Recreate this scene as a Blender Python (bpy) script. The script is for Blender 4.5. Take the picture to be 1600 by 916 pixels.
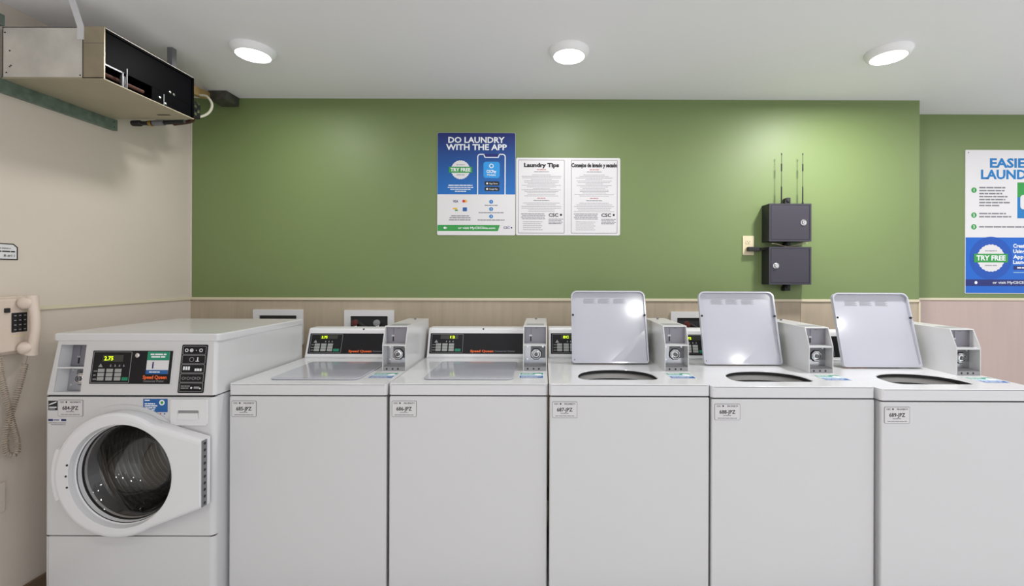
import bpy, bmesh, math, random
from mathutils import Matrix, Vector
from mathutils.geometry import tessellate_polygon

for o in list(bpy.data.objects):
    bpy.data.objects.remove(o)
S = bpy.context.scene
COL = S.collection
PI = math.pi

# ------------------------------------------------------------------ camera
EYE = 1.37
F = 690.0                                   # focal length in pixels of a 1600 px wide frame
cd = bpy.data.cameras.new('camera'); cam = bpy.data.objects.new('camera', cd); COL.objects.link(cam)
cd.sensor_width = 36; cd.lens = F / 1600 * 36
cd.shift_x = -48 / 1600; cd.shift_y = -27 / 1600
cd.clip_start = 0.02
cam.location = (0, 0, EYE)
cam.rotation_euler = (Matrix.Rotation(PI/2, 4, 'X') @ Matrix.Rotation(math.radians(0.19), 4, 'Z')).to_euler()
S.camera = cam
# ------------------------------------------------------------------ world, exposure
w = bpy.data.worlds.new('world'); S.world = w; w.use_nodes = True
w.node_tree.nodes['Background'].inputs[0].default_value = (.965, .98, 1.0, 1)
w.node_tree.nodes['Background'].inputs[1].default_value = 1.02
vs = S.view_settings
vs.view_transform = 'Standard'; vs.look = 'None'; vs.gamma = 1; vs.use_curve_mapping = False
vs.exposure = 0.07
LAMP_W = 7.0                                # watts of each ceiling downlight in the wall row
LAMP_REAR = 6.0                             # ... and of the rows behind the camera
LAMP_COL = (1.0, .992, .978)
CEIL = 2.452
LIGHTS = [(-1.393, 2.12), (.123, 2.12), (1.656, 2.12)]
REAR = [(-.53, .17), (1.0, .17), (2.53, .17), (-.53, -1.35), (1.06, -1.35), (2.90, -1.95), (3.56, -.70), (-1.9, -1.35), (3.19, 2.12)]
for k, (x, y) in enumerate(LIGHTS + REAR):
    ld = bpy.data.lights.new('downlight_lamp', 'AREA'); ld.shape = 'DISK'; ld.size = .13
    ld.energy = LAMP_W * (.75, .75, 2.8)[k] if k < 3 else LAMP_REAR
    ld.color = LAMP_COL
    lo = bpy.data.objects.new('downlight_lamp', ld); COL.objects.link(lo)
    lo.location = (x, y, CEIL - .036)

# ------------------------------------------------------------------ materials
def srgb(r, g, b):
    f = lambda c: (c/255)/12.92 if c <= 10 else (((c/255)+.055)/1.055)**2.4
    return (f(r), f(g), f(b), 1)
MATS = {}
def mat(name, col, rough=.5, metal=0, spec=.5, coat=0, noise=0, nscale=8, bump=0, bscale=60, emit=0, trans=0, stretch=None):
    m = bpy.data.materials.new(name); m.use_nodes = True; MATS[name] = m
    nt = m.node_tree; b = nt.nodes['Principled BSDF']
    b.inputs['Base Color'].default_value = col
    b.inputs['Roughness'].default_value = rough
    b.inputs['Metallic'].default_value = metal
    b.inputs['Specular IOR Level'].default_value = spec
    b.inputs['Coat Weight'].default_value = coat
    b.inputs['Coat Roughness'].default_value = .08
    if trans: b.inputs['Transmission Weight'].default_value = trans
    if emit:
        b.inputs['Emission Color'].default_value = col
        b.inputs['Emission Strength'].default_value = emit
    if noise or bump:
        tc = nt.nodes.new('ShaderNodeTexCoord'); mp = nt.nodes.new('ShaderNodeMapping')
        nt.links.new(tc.outputs['Object'], mp.inputs[0])
        if stretch: mp.inputs['Scale'].default_value = stretch
    if noise:
        n = nt.nodes.new('ShaderNodeTexNoise'); n.inputs['Scale'].default_value = nscale
        n.inputs['Detail'].default_value = 5
        nt.links.new(mp.outputs[0], n.inputs['Vector'])
        mx = nt.nodes.new('ShaderNodeMix'); mx.data_type = 'RGBA'
        d = [max(0, c*(1-noise)) for c in col[:3]]; l = [min(1, c*(1+noise)) for c in col[:3]]
        mx.inputs[6].default_value = (*d, 1); mx.inputs[7].default_value = (*l, 1)
        rp = nt.nodes.new('ShaderNodeMapRange'); rp.inputs[1].default_value = .3; rp.inputs[2].default_value = .7
        nt.links.new(n.outputs['Fac'], rp.inputs[0]); nt.links.new(rp.outputs[0], mx.inputs[0])
        nt.links.new(mx.outputs[2], b.inputs['Base Color'])
    if bump:
        n2 = nt.nodes.new('ShaderNodeTexNoise'); n2.inputs['Scale'].default_value = bscale
        nt.links.new(mp.outputs[0], n2.inputs['Vector'])
        bp = nt.nodes.new('ShaderNodeBump'); bp.inputs['Strength'].default_value = bump; bp.inputs['Distance'].default_value = .002
        nt.links.new(n2.outputs['Fac'], bp.inputs['Height']); nt.links.new(bp.outputs[0], b.inputs['Normal'])
    return name

mat('green_paint', srgb(115, 133, 83), .5, noise=.02, nscale=1.5, bump=.12, bscale=180)
mat('cream_paint', srgb(210, 199, 187), .45, noise=.02, nscale=2, bump=.15, bscale=120)
mat('white_wall', srgb(205, 202, 196), .6)
mat('ceiling_paint', srgb(240, 239, 242), .5, bump=.05, bscale=60)
mat('wainscot', srgb(178, 164, 144), .55, noise=.07, nscale=5, bump=.1, bscale=60, stretch=(6, 6, .6))
mat('wainscot_pink', srgb(188, 168, 161), .6, noise=.03, nscale=5, bump=.1, bscale=60, stretch=(6, 6, .6))
mat('rail', srgb(214, 204, 178), .35)
mat('floor_tile', srgb(214, 213, 214), .35, noise=.08, nscale=20)
mat('baseboard', srgb(112, 92, 72), .4)
mat('enamel', srgb(214, 214, 216), .22, coat=.4)
mat('enamel_front', srgb(208, 208, 209), .3, coat=.3)
mat('enamel_lid', srgb(186, 187, 197), .13, coat=.6)
mat('plastic_white', srgb(222, 222, 224), .35)
mat('plastic_grey', srgb(150, 150, 152), .45)
mat('mid_grey', srgb(120, 120, 124), .4, metal=.3)
mat('slot_plate', srgb(140, 138, 146), .35, metal=.4)
mat('steel', srgb(190, 190, 194), .22, metal=1)
mat('drum_steel', srgb(205, 203, 200), .24, metal=1, bump=.4, bscale=40)
mat('chrome', srgb(225, 225, 225), .1, metal=1)
mat('black_gloss', srgb(22, 22, 26), .25)
mat('console_black', srgb(24, 23, 27), .45, spec=.25)
mat('rubber', srgb(26, 26, 27), .6)
mat('tub_grey', srgb(196, 195, 192), .4)
mat('gap_dark', srgb(40, 40, 42), .7)
mat('key_grey', srgb(158, 160, 158), .5)
mat('key_green', srgb(20, 128, 96), .5)
mat('led_off', srgb(52, 54, 48), .3)
mat('led_back', srgb(40, 52, 10), .4)
mat('led_on', srgb(196, 232, 30), .4, emit=1.6)
mat('line_grey', srgb(150, 150, 152), .5)
mat('orange', srgb(238, 104, 44), .5)
mat('ink', srgb(28, 28, 32), .6)
mat('ink_grey', srgb(126, 126, 132), .6)
mat('ink_light', srgb(158, 158, 164), .6)
mat('ink_red', srgb(176, 104, 104), .6)
mat('paper', srgb(222, 220, 222), .35)
mat('label_metal', srgb(212, 210, 211), .35)
mat('sticker_blue', srgb(24, 92, 160), .35)
mat('sticker_navy', srgb(24, 34, 100), .35)
mat('sticker_teal', srgb(20, 140, 110), .35)
mat('sticker_pale', srgb(176, 206, 220), .35)
mat('white_ink', srgb(235, 238, 240), .5)
mat('print_green', srgb(44, 150, 66), .4)
mat('print_blue', srgb(0, 96, 196), .4)
mat('print_deep', srgb(0, 78, 176), .4)
mat('print_sky', srgb(40, 150, 222), .4)
mat('print_navy', srgb(18, 34, 110), .4)
mat('title_blue', srgb(8, 118, 186), .4)
mat('print_red', srgb(190, 50, 40), .4)
mat('print_yellow', srgb(226, 180, 60), .4)
mat('cabinet_purple', srgb(54, 51, 62), .42, bump=.1, bscale=300)
mat('cabinet_dark', srgb(36, 34, 40), .45)
mat('ivory', srgb(216, 204, 170), .4)
mat('phone', srgb(212, 196, 182), .35)
mat('phone_cord', srgb(168, 154, 138), .4)
mat('galv', srgb(222, 218, 210), .4, metal=.25, noise=.12, nscale=9, bump=.1, bscale=30)
mat('galv_warm', srgb(172, 160, 136), .42, metal=.5, noise=.1, nscale=9)
mat('unit_bottom', srgb(172, 163, 140), .5, metal=.25, noise=.06, nscale=5)
mat('strut', srgb(118, 134, 124), .45, metal=.5, noise=.25, nscale=30)
mat('unit_black', srgb(8, 8, 10), .5, spec=.03)
mat('wood', srgb(170, 140, 90), .6, noise=.15, nscale=20)
mat('box_metal', srgb(90, 90, 84), .5, metal=.5, noise=.3, nscale=30)
mat('cable_white', srgb(200, 198, 180), .4)
mat('brass', srgb(180, 150, 90), .3, metal=1)
mat('copper', srgb(84, 56, 48), .6, metal=.6)
mat('fixture_white', srgb(245, 245, 245), .4)
mat('lens', (1, .98, .95, 1), .4, emit=6)
mat('valve_red', srgb(96, 40, 36), .5)
# graded printing of the blue poster: navy at the top, sky blue below (ink on the sheet)
m = bpy.data.materials.new('poster_gradient'); m.use_nodes = True; MATS['poster_gradient'] = m
nt = m.node_tree; tc = nt.nodes.new('ShaderNodeTexCoord'); sp = nt.nodes.new('ShaderNodeSeparateXYZ')
rp = nt.nodes.new('ShaderNodeValToRGB'); mr = nt.nodes.new('ShaderNodeMapRange')
nt.links.new(tc.outputs['Object'], sp.inputs[0]); nt.links.new(sp.outputs['Z'], mr.inputs[0])
mr.inputs[1].default_value = .25; mr.inputs[2].default_value = .625
nt.links.new(mr.outputs[0], rp.inputs[0]); nt.links.new(rp.outputs[0], nt.nodes['Principled BSDF'].inputs['Base Color'])
rp.color_ramp.elements[0].color = srgb(0, 104, 184); rp.color_ramp.elements[1].color = srgb(24, 34, 104)
nt.nodes['Principled BSDF'].inputs['Roughness'].default_value = .35
# door glass: smoked sheet, partly see-through, glossy
m = bpy.data.materials.new('smoked_glass'); m.use_nodes = True; MATS['smoked_glass'] = m
nt = m.node_tree; nt.nodes.remove(nt.nodes['Principled BSDF'])
tr = nt.nodes.new('ShaderNodeBsdfTransparent'); tr.inputs[0].default_value = (.80, .78, .76, 1)
gl = nt.nodes.new('ShaderNodeBsdfGlossy'); gl.inputs['Roughness'].default_value = .03; gl.inputs[0].default_value = (.9, .9, .9, 1)
fr = nt.nodes.new('ShaderNodeFresnel'); fr.inputs[0].default_value = 1.75
mx = nt.nodes.new('ShaderNodeMixShader')
nt.links.new(fr.outputs[0], mx.inputs[0]); nt.links.new(tr.outputs[0], mx.inputs[1]); nt.links.new(gl.outputs[0], mx.inputs[2])
nt.links.new(mx.outputs[0], nt.nodes['Material Output'].inputs[0])

# ------------------------------------------------------------------ mesh builder
def T(x, y, z): return Matrix.Translation((x, y, z))
def RX(a): return Matrix.Rotation(a, 4, 'X')
def RY(a): return Matrix.Rotation(a, 4, 'Y')
def RZ(a): return Matrix.Rotation(a, 4, 'Z')
def frame(org, u, v):
    u = Vector(u).normalized(); v = Vector(v).normalized(); n = u.cross(v)
    m = Matrix((( u.x, v.x, n.x, org[0]), (u.y, v.y, n.y, org[1]), (u.z, v.z, n.z, org[2]), (0, 0, 0, 1)))
    return m
def front(x, y, z): return frame((x, y, z), (1, 0, 0), (0, 0, 1))      # u right, v up, n towards the room

_txt = {}
def text_data(s, bold):
    k = (s, bold)
    if k not in _txt:
        c = bpy.data.curves.new('t', 'FONT'); c.body = s; c.size = 1; c.offset = bold; c.resolution_u = 2
        o = bpy.data.objects.new('t', c); COL.objects.link(o)
        dg = bpy.context.evaluated_depsgraph_get(); me = bpy.data.meshes.new_from_object(o.evaluated_get(dg))
        vs_ = [v.co.copy() for v in me.vertices]; fs = [list(p.vertices) for p in me.polygons]
        bpy.data.objects.remove(o); bpy.data.curves.remove(c); bpy.data.meshes.remove(me)
        _txt[k] = (vs_, fs)
    return _txt[k]

class MB:
    def __init__(s, M=None): s.v = []; s.f = []; s.fm = []; s.mats = []; s.M = M or Matrix(); s.smooth = True
    def mi(s, m):
        if m not in s.mats: s.mats.append(m)
        return s.mats.index(m)
    def raw(s, vs_, fs, m, X=None):
        A = s.M @ X if X is not None else s.M
        b = len(s.v); s.v += [A @ Vector(v) for v in vs_]
        k = s.mi(m); flip = A.determinant() < 0
        for f in fs:
            s.f.append([b+i for i in (reversed(f) if flip else f)]); s.fm.append(k)
        return s
    def bm(s, bm, m, X=None):
        bm.verts.ensure_lookup_table(); bm.verts.index_update()
        s.raw([v.co.copy() for v in bm.verts], [[v.index for v in f.verts] for f in bm.faces], m, X); bm.free(); return s
    def box(s, x0, y0, z0, x1, y1, z1, m, r=0, seg=2, X=None):
        bm = bmesh.new(); bmesh.ops.create_cube(bm, size=1)
        for v in bm.verts:
            v.co = Vector(((x0+x1)/2 + v.co.x*(x1-x0), (y0+y1)/2 + v.co.y*(y1-y0), (z0+z1)/2 + v.co.z*(z1-z0)))
        if r: bmesh.ops.bevel(bm, geom=bm.edges[:], offset=min(r, abs(x1-x0)*.49, abs(y1-y0)*.49, abs(z1-z0)*.49), segments=seg, affect='EDGES', profile=.5)
        return s.bm(bm, m, X)
    def prism(s, outer, n0, n1, m, holes=(), r=0, seg=2, X=None):
        """outline in (u, v), extruded along n from n0 to n1"""
        loops = [[Vector((p[0], p[1], 0)) for p in outer]] + [[Vector((p[0], p[1], 0)) for p in h] for h in holes]
        tris = tessellate_polygon(loops); flat = [p for l in loops for p in l]
        bm = bmesh.new()
        a = [bm.verts.new((p.x, p.y, n1)) for p in flat]; b = [bm.verts.new((p.x, p.y, n0)) for p in flat]
        for t in tris:
            p0, p1, p2 = (flat[i] for i in t)
            if (p1-p0).cross(p2-p0).z < 0: t = (t[0], t[2], t[1])
            try: bm.faces.new([a[i] for i in t]); bm.faces.new([b[i] for i in reversed(t)])
            except ValueError: pass
        k = 0
        for li, l in enumerate(loops):
            n = len(l)
            for i in range(n):
                j = (i+1) % n
                bm.faces.new([b[k+i], b[k+j], a[k+j], a[k+i]])
            k += n
        bmesh.ops.recalc_face_normals(bm, faces=bm.faces[:])
        bmesh.ops.dissolve_limit(bm, angle_limit=.01, verts=bm.verts[:], edges=bm.edges[:]) if not holes else None
        if r:
            es = [e for e in bm.edges if len(e.link_faces) == 2 and e.calc_face_angle(0) > .9]
            bmesh.ops.bevel(bm, geom=es, offset=r, segments=seg, affect='EDGES', profile=.5)
        return s.bm(bm, m, X)
    def rect(s, u0, v0, u1, v1, n0, n1, m, r=0, X=None):
        if r: return s.prism(rrect(u0, v0, u1, v1, r), n0, n1, m, X=X)
        return s.box(u0, v0, n0, u1, v1, n1, m, X=X)
    def disc(s, cx, cy, r, n0, n1, m, seg=24, X=None, bev=0):
        return s.prism([(cx+r*math.cos(2*PI*i/seg), cy+r*math.sin(2*PI*i/seg)) for i in range(seg)], n0, n1, m, X=X, r=bev)
    def ring(s, cx, cy, r, ri, n0, n1, m, seg=32, X=None):
        c = lambda q: [(cx+q*math.cos(2*PI*i/seg), cy+q*math.sin(2*PI*i/seg)) for i in range(seg)]
        return s.prism(c(r), n0, n1, m, holes=[c(ri)], X=X)
    def outline(s, pts_out, pts_in, n0, n1, m, X=None): return s.prism(pts_out, n0, n1, m, holes=[pts_in], X=X)
    def lathe(s, prof, m, seg=48, X=None, close=False):
        """profile [(r, n)] turned about n"""
        vs_ = []; fs = []
        for r, n in prof:
            for i in range(seg): vs_.append((r*math.cos(2*PI*i/seg), r*math.sin(2*PI*i/seg), n))
        P = len(prof)
        for k in range(P if close else P-1):
            for i in range(seg):
                j = (i+1) % seg; a = k*seg; b = ((k+1) % P)*seg
                fs.append([a+i, a+j, b+j, b+i])
        return s.raw(vs_, fs, m, X)
    def tube(s, pts, r, m, seg=8, X=None):
        pts = [Vector(p) for p in pts]; vs_ = []; fs = []
        n = len(pts); t0 = (pts[1]-pts[0]).normalized()
        ref = Vector((0, 0, 1)) if abs(t0.z) < .9 else Vector((1, 0, 0))
        nor = t0.cross(ref).normalized()
        for i, p in enumerate(pts):
            t = (pts[min(i+1, n-1)] - pts[max(i-1, 0)]).normalized()
            nor = (nor - t*nor.dot(t)).normalized(); bi = t.cross(nor)
            rr = r[i] if isinstance(r, (list, tuple)) else r
            for k in range(seg):
                a = 2*PI*k/seg; vs_.append(p + (nor*math.cos(a) + bi*math.sin(a))*rr)
        for i in range(n-1):
            for k in range(seg):
                j = (k+1) % seg; fs.append([i*seg+k, i*seg+j, (i+1)*seg+j, (i+1)*seg+k])
        fs.append(list(reversed(range(seg)))); fs.append([(n-1)*seg+k for k in range(seg)])
        return s.raw(vs_, fs, m, X)
    def text(s, t, u, v, h, n, m, w=None, al='c', bold=.0, X=None):
        """t written with its baseline at v and capitals h high; al c/l/r about u"""
        vs_, fs = text_data(t, bold)
        if not vs_: return s
        x0 = min(p.x for p in vs_); x1 = max(p.x for p in vs_); k = h/.69; kx = k
        if w: kx = w/(x1-x0)
        W = (x1-x0)*kx; off = {'c': -W/2, 'l': 0, 'r': -W}[al]
        return s.raw([((p.x-x0)*kx+off+u, p.y*k+v, n) for p in vs_], fs, m, X)
    def copy_lines(s, u0, u1, v, h, n, m, seed=0, X=None, al='j'):
        """a row of unreadably small print"""
        rn = random.Random(seed); u = u0
        while u < u1 - h:
            L = min(rn.uniform(2, 6)*h, u1-u)
            s.raw([(u, v, n), (u+L, v, n), (u+L, v+h, n), (u, v+h, n)], [[0, 1, 2, 3]], m, X); u += L + h*.45
        return s
    def build(s, name, parent=None, angle=35):
        me = bpy.data.meshes.new(name); bm = bmesh.new()
        vv = [bm.verts.new(v) for v in s.v]
        for f, k in zip(s.f, s.fm):
            try: q = bm.faces.new([vv[i] for i in f])
            except ValueError: continue
            q.material_index = k; q.smooth = True
        bm.normal_update(); bm.edges.ensure_lookup_table()
        for e in bm.edges:
            e.smooth = not (len(e.link_faces) != 2 or e.calc_face_angle(0) > math.radians(angle))
        bm.to_mesh(me); bm.free()
        for m in s.mats: me.materials.append(MATS[m])
        o = bpy.data.objects.new(name, me); COL.objects.link(o)
        wn = o.modifiers.new('weighted_normals', 'WEIGHTED_NORMAL'); wn.keep_sharp = True; wn.weight = 100
        if parent: o.parent = parent
        return o

def rrect(u0, v0, u1, v1, r, seg=5, r2=None):
    """rounded rectangle; r2 = radius of the upper corners when different"""
    r2 = r if r2 is None else r2; pts = []
    for cx, cy, a0, q in ((u1-r, v0+r, -PI/2, r), (u1-r2, v1-r2, 0, r2), (u0+r2, v1-r2, PI/2, r2), (u0+r, v0+r, PI, r)):
        for i in range(seg+1):
            a = a0 + PI/2*i/seg; pts.append((cx+q*math.cos(a), cy+q*math.sin(a)))
    return pts

def tag(o, label=None, cat=None, group=None, kind=None):
    if label: o['label'] = label
    if cat: o['category'] = cat
    if group: o['group'] = group
    if kind: o['kind'] = kind
    return o
def thing(name, loc, label, cat, group=None):
    o = bpy.data.objects.new(name, None); COL.objects.link(o); o.location = loc; o.empty_display_size = .1
    return tag(o, label, cat, group)
def struct(name, mb, parent=None):
    o = mb.build(name, parent)
    if not parent: o['kind'] = 'structure'
    return o

# ------------------------------------------------------------------ the room
XL, YB, XR, YR = -2.157, 2.706, 2.306, 2.936
RAIL = 1.222
XE, YN = 4.6, -2.2
struct('floor', MB().box(XL-.1, YN-.1, -.1, XE+.1, YR+.1, 0, 'floor_tile'))
struct('ceiling', MB().box(XL-.1, YN-.1, CEIL, XE+.1, YR+.1, CEIL+.1, 'ceiling_paint'))
struct('wall_back', MB().box(XL-.1, YB, RAIL, XR, YB+.1, CEIL, 'green_paint').box(XL-.1, YB, 0, XR, YB+.1, RAIL, 'wainscot'))
struct('wall_recess_back', MB().box(XR, YR, RAIL, XE+.1, YR+.1, CEIL, 'green_paint').box(XR, YR, 0, XE+.1, YR+.1, RAIL, 'wainscot_pink'))
struct('wall_recess_side', MB().box(XR-.05, YB+.1, RAIL, XR, YR, CEIL, 'green_paint').box(XR-.05, YB+.1, 0, XR, YR, RAIL, 'wainscot_pink'))
struct('wall_left', MB().box(XL-.1, YN-.1, 0, XL, YB, CEIL, 'cream_paint'))
# chair rail and wainscot joints
struct('trim_1', MB().box(XL, YB-.007, RAIL-.006, XR, YB, RAIL+.010, 'rail', r=.002))
struct('trim_2', MB().box(XL, YN, RAIL-.006, XL+.007, YB-.007, RAIL+.010, 'rail', r=.002))
struct('trim_3', MB().box(XR, YR-.007, RAIL-.006, XE, YR, RAIL+.010, 'rail', r=.002))
struct('trim_4', MB().box(XR-.004, YB-.006, .0, XR+.006, YB+.002, RAIL-.006, 'rail', r=.002))
struct('trim_5', MB().box(XL, YB-.008, RAIL+.010, XL+.008, YB, CEIL, 'cream_paint', r=.002))
struct('trim_6', MB().box(1.580, YB-.0025, .1, 1.586, YB, RAIL-.006, 'wainscot'))
struct('baseboard_left', MB().box(XL, YN, 0, XL+.012, YB, .075, 'baseboard', r=.003))
struct('baseboard_back', MB().box(XL+.012, YB-.012, 0, XR, YB, .075, 'baseboard', r=.003))

# ------------------------------------------------------------------ top-load washers
W, D = .655, .70
def deck_opening():
    """D-shaped hole: straight at the front, arched at the back (x, y in the deck plane)"""
    pts = []
    x0, x1, y0, y1 = .128, .476, .082, .298
    cx, rx = (x0+x1)/2, (x1-x0)/2
    for a in range(0, 181, 9):
        t = math.radians(a); pts.append((cx + rx*math.cos(t), .135 + (y1-.135)*math.sin(t)**.8))
    for i in range(1, 7):
        t = PI + PI/2*i/6; pts.append((x0+.045+.045*math.cos(t), y0+.045+.045*math.sin(t)))
    for i in range(1, 7):
        t = 1.5*PI + PI/2*i/6; pts.append((x1-.045+.045*math.cos(t), y0+.045+.045*math.sin(t)))
    return pts
def scaled(pts, k, c=(.302, .185)): return [(c[0]+(x-c[0])*k, c[1]+(y-c[1])*k) for x, y in pts]

def build_lid(parent, Mx, ang, is_open):
    """lid hinged along its rear edge; in its own frame it lies flat, hinge at y = 0, front edge at y = -L"""
    LW, L = .384, .372
    X = Mx @ RX(-ang)
    b = MB(X)
    outer = [(x, y) for x, y in rrect(-LW/2, -L, LW/2, 0, .030, seg=6, r2=.014)]
    inner = [(x, y) for x, y in rrect(-LW/2+.007, -L+.007, LW/2-.007, -.007, .024, seg=6, r2=.009)]
    b.prism(outer, -.002, .004, 'enamel_lid', r=.0015)
    if is_open:
        b.prism(outer, -.016, -.002, 'enamel_lid', holes=[inner])
        # slightly dished sheet with a crease across the lower right corner
        b.raw([(-LW/2+.008, -L+.008, -.0022), (LW/2-.008, -L+.008, -.0022), (LW/2-.008, -.17, -.0022), (.0, -.008, -.0022), (-LW/2+.008, -.008, -.0022)],
              [[4, 3, 2, 1, 0]], 'enamel_lid')
        b.raw([(LW/2-.008, -.17, -.0022), (LW/2-.008, -.008, -.0075), (.0, -.008, -.0022)], [[0, 2, 1]], 'enamel_lid')
    lid = b.build('lid', parent)
    if is_open:
        for sx in (-1, 1):
            q = MB(X @ T(sx*(LW/2-.008), -L+.128, -.0165)); q.lathe([(0.0001, -.003), (.004, -.003), (.0055, 0), (.0055, .006)], 'rubber', seg=14)
            tag(q.build('bumper', lid), 'black rubber bumper')
            q = MB(X @ T(sx*(LW/2-.014), -.018, -.003)); q.lathe([(0.0001, -.002), (.0025, -.002), (.003, 0)], 'mid_grey', seg=10)
            q.build('screw', lid)
        q = MB(X @ frame((0, -L, -.003), (1, 0, 0), (0, -1, 0)))      # read when the lid stands open
        for k, u0 in enumerate((-.128, -.052, .028)):
            for i in range(5):
                q.copy_lines(u0 + (.0 if i else .004), u0+.062-(.01*(i % 2)), -.042-.0055*i, .0026, .0, 'ink_light', seed=k*7+i)
        q.build('instruction_print', lid)
    return lid

def label_tag(parent, F0, code, w_=.102, h_=.066, name='asset_tag'):
    b = MB(F0)
    b.rect(0, 0, w_, h_, 0, .001, 'ink_grey', r=.004)
    b.rect(.0016, .0016, w_-.0016, h_-.0016, .001, .0014, 'label_metal', r=.003)
    b.text('CSC', .008, h_-.0125, .0065, .0016, 'ink', al='l', bold=.02)
    b.disc(.034, h_-.009, .0035, .0014, .0017, 'ink', seg=10)
    b.text('PROPERTY', w_-.007, h_-.0125, .006, .0016, 'ink', al='r', w=.045, bold=.02)
    b.text(code, w_/2, h_*.40, .0145, .0016, 'ink', w=.064, bold=.025)
    b.copy_lines(w_*.33, w_*.67, h_*.26, .0028, .0016, 'ink_grey', seed=3)
    b.copy_lines(w_*.12, w_*.88, h_*.10, .0030, .0016, 'ink_grey', seed=5)
    return b.build(name, parent)

def key_part(M_, parent, name, u0, v0, u1, v1, m, lab=None, txt=None):
    b = MB(M_); b.rect(u0, v0, u1, v1, .001, .0028, m, r=.0015)
    if txt: b.text(txt, (u0+u1)/2, v0+(v1-v0)*.3, (v1-v0)*.38, .003, 'white_ink', bold=.02)
    o = b.build(name, parent)
    if lab: o['label'] = lab
    return o

def coin_face(parent, Fr, cw, zt, zs, M_off):
    """slot plate above, coin slide and lock below. Fr: frame with u across 0..cw, v up from the cavity floor, n out"""
    b = MB(Fr); b.rect(0, zs+.003, cw, zt, -.004, 0, 'slot_plate')
    b.rect(cw*.27, zs+.012, cw*.27+.006, zs+.040, 0, .001, 'rubber')
    b.rect(cw*.30, zs+.042, cw*.30+.003, zt-.006, 0, .0015, 'mid_grey')
    b.rect(cw*.22, zs+.036, cw*.36, zs+.044, 0, .002, 'steel', r=.001)
    b.rect(cw*.5, zt-.010, cw*.62, zt-.006, 0, .001, 'mid_grey')
    b.build('coin_slot_plate', parent)
    b = MB(Fr); b.rect(0, 0, cw, zs-.003, -.004, .0, 'steel')
    b.rect(cw*.30, .030, cw*.98, zs-.012, 0, .0015, 'mid_grey', r=.004)
    b.build('coin_mechanism_plate', parent)
    c = (cw*.55, zs*.50)
    oc = lambda q: [(c[0]+q*math.cos(PI/8+i*PI/4), c[1]+q*math.sin(PI/8+i*PI/4)) for i in range(8)]
    b = MB(Fr); b.prism(oc(.0285), .0015, .006, 'rubber', r=.001); b.prism(oc(.025), .006, .010, 'steel', r=.001)
    b.lathe([(.0185, .010), (.019, .016), (.015, .018), (.013, .013), (.0001, .013)], 'chrome', seg=24, X=T(c[0], c[1], 0))
    b.lathe([(.0095, .013), (.0095, .020), (.007, .022), (.0001, .022)], 'mid_grey', seg=16, X=T(c[0], c[1], 0))
    b.rect(c[0]-.0012, c[1]-.005, c[0]+.0012, c[1]+.005, .022, .0225, 'rubber')
    tag(b.build('coin_lock', parent), 'round metal lock in an eight-sided collar')
    for u, v in ((.014, zs-.014), (cw-.014, zs-.014), (.014, .022)):
        b = MB(Fr); b.lathe([(.0055, 0), (.005, .002), (.0001, .0026)], 'chrome', seg=12, X=T(u, v, 0)); b.build('screw', parent)

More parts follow.
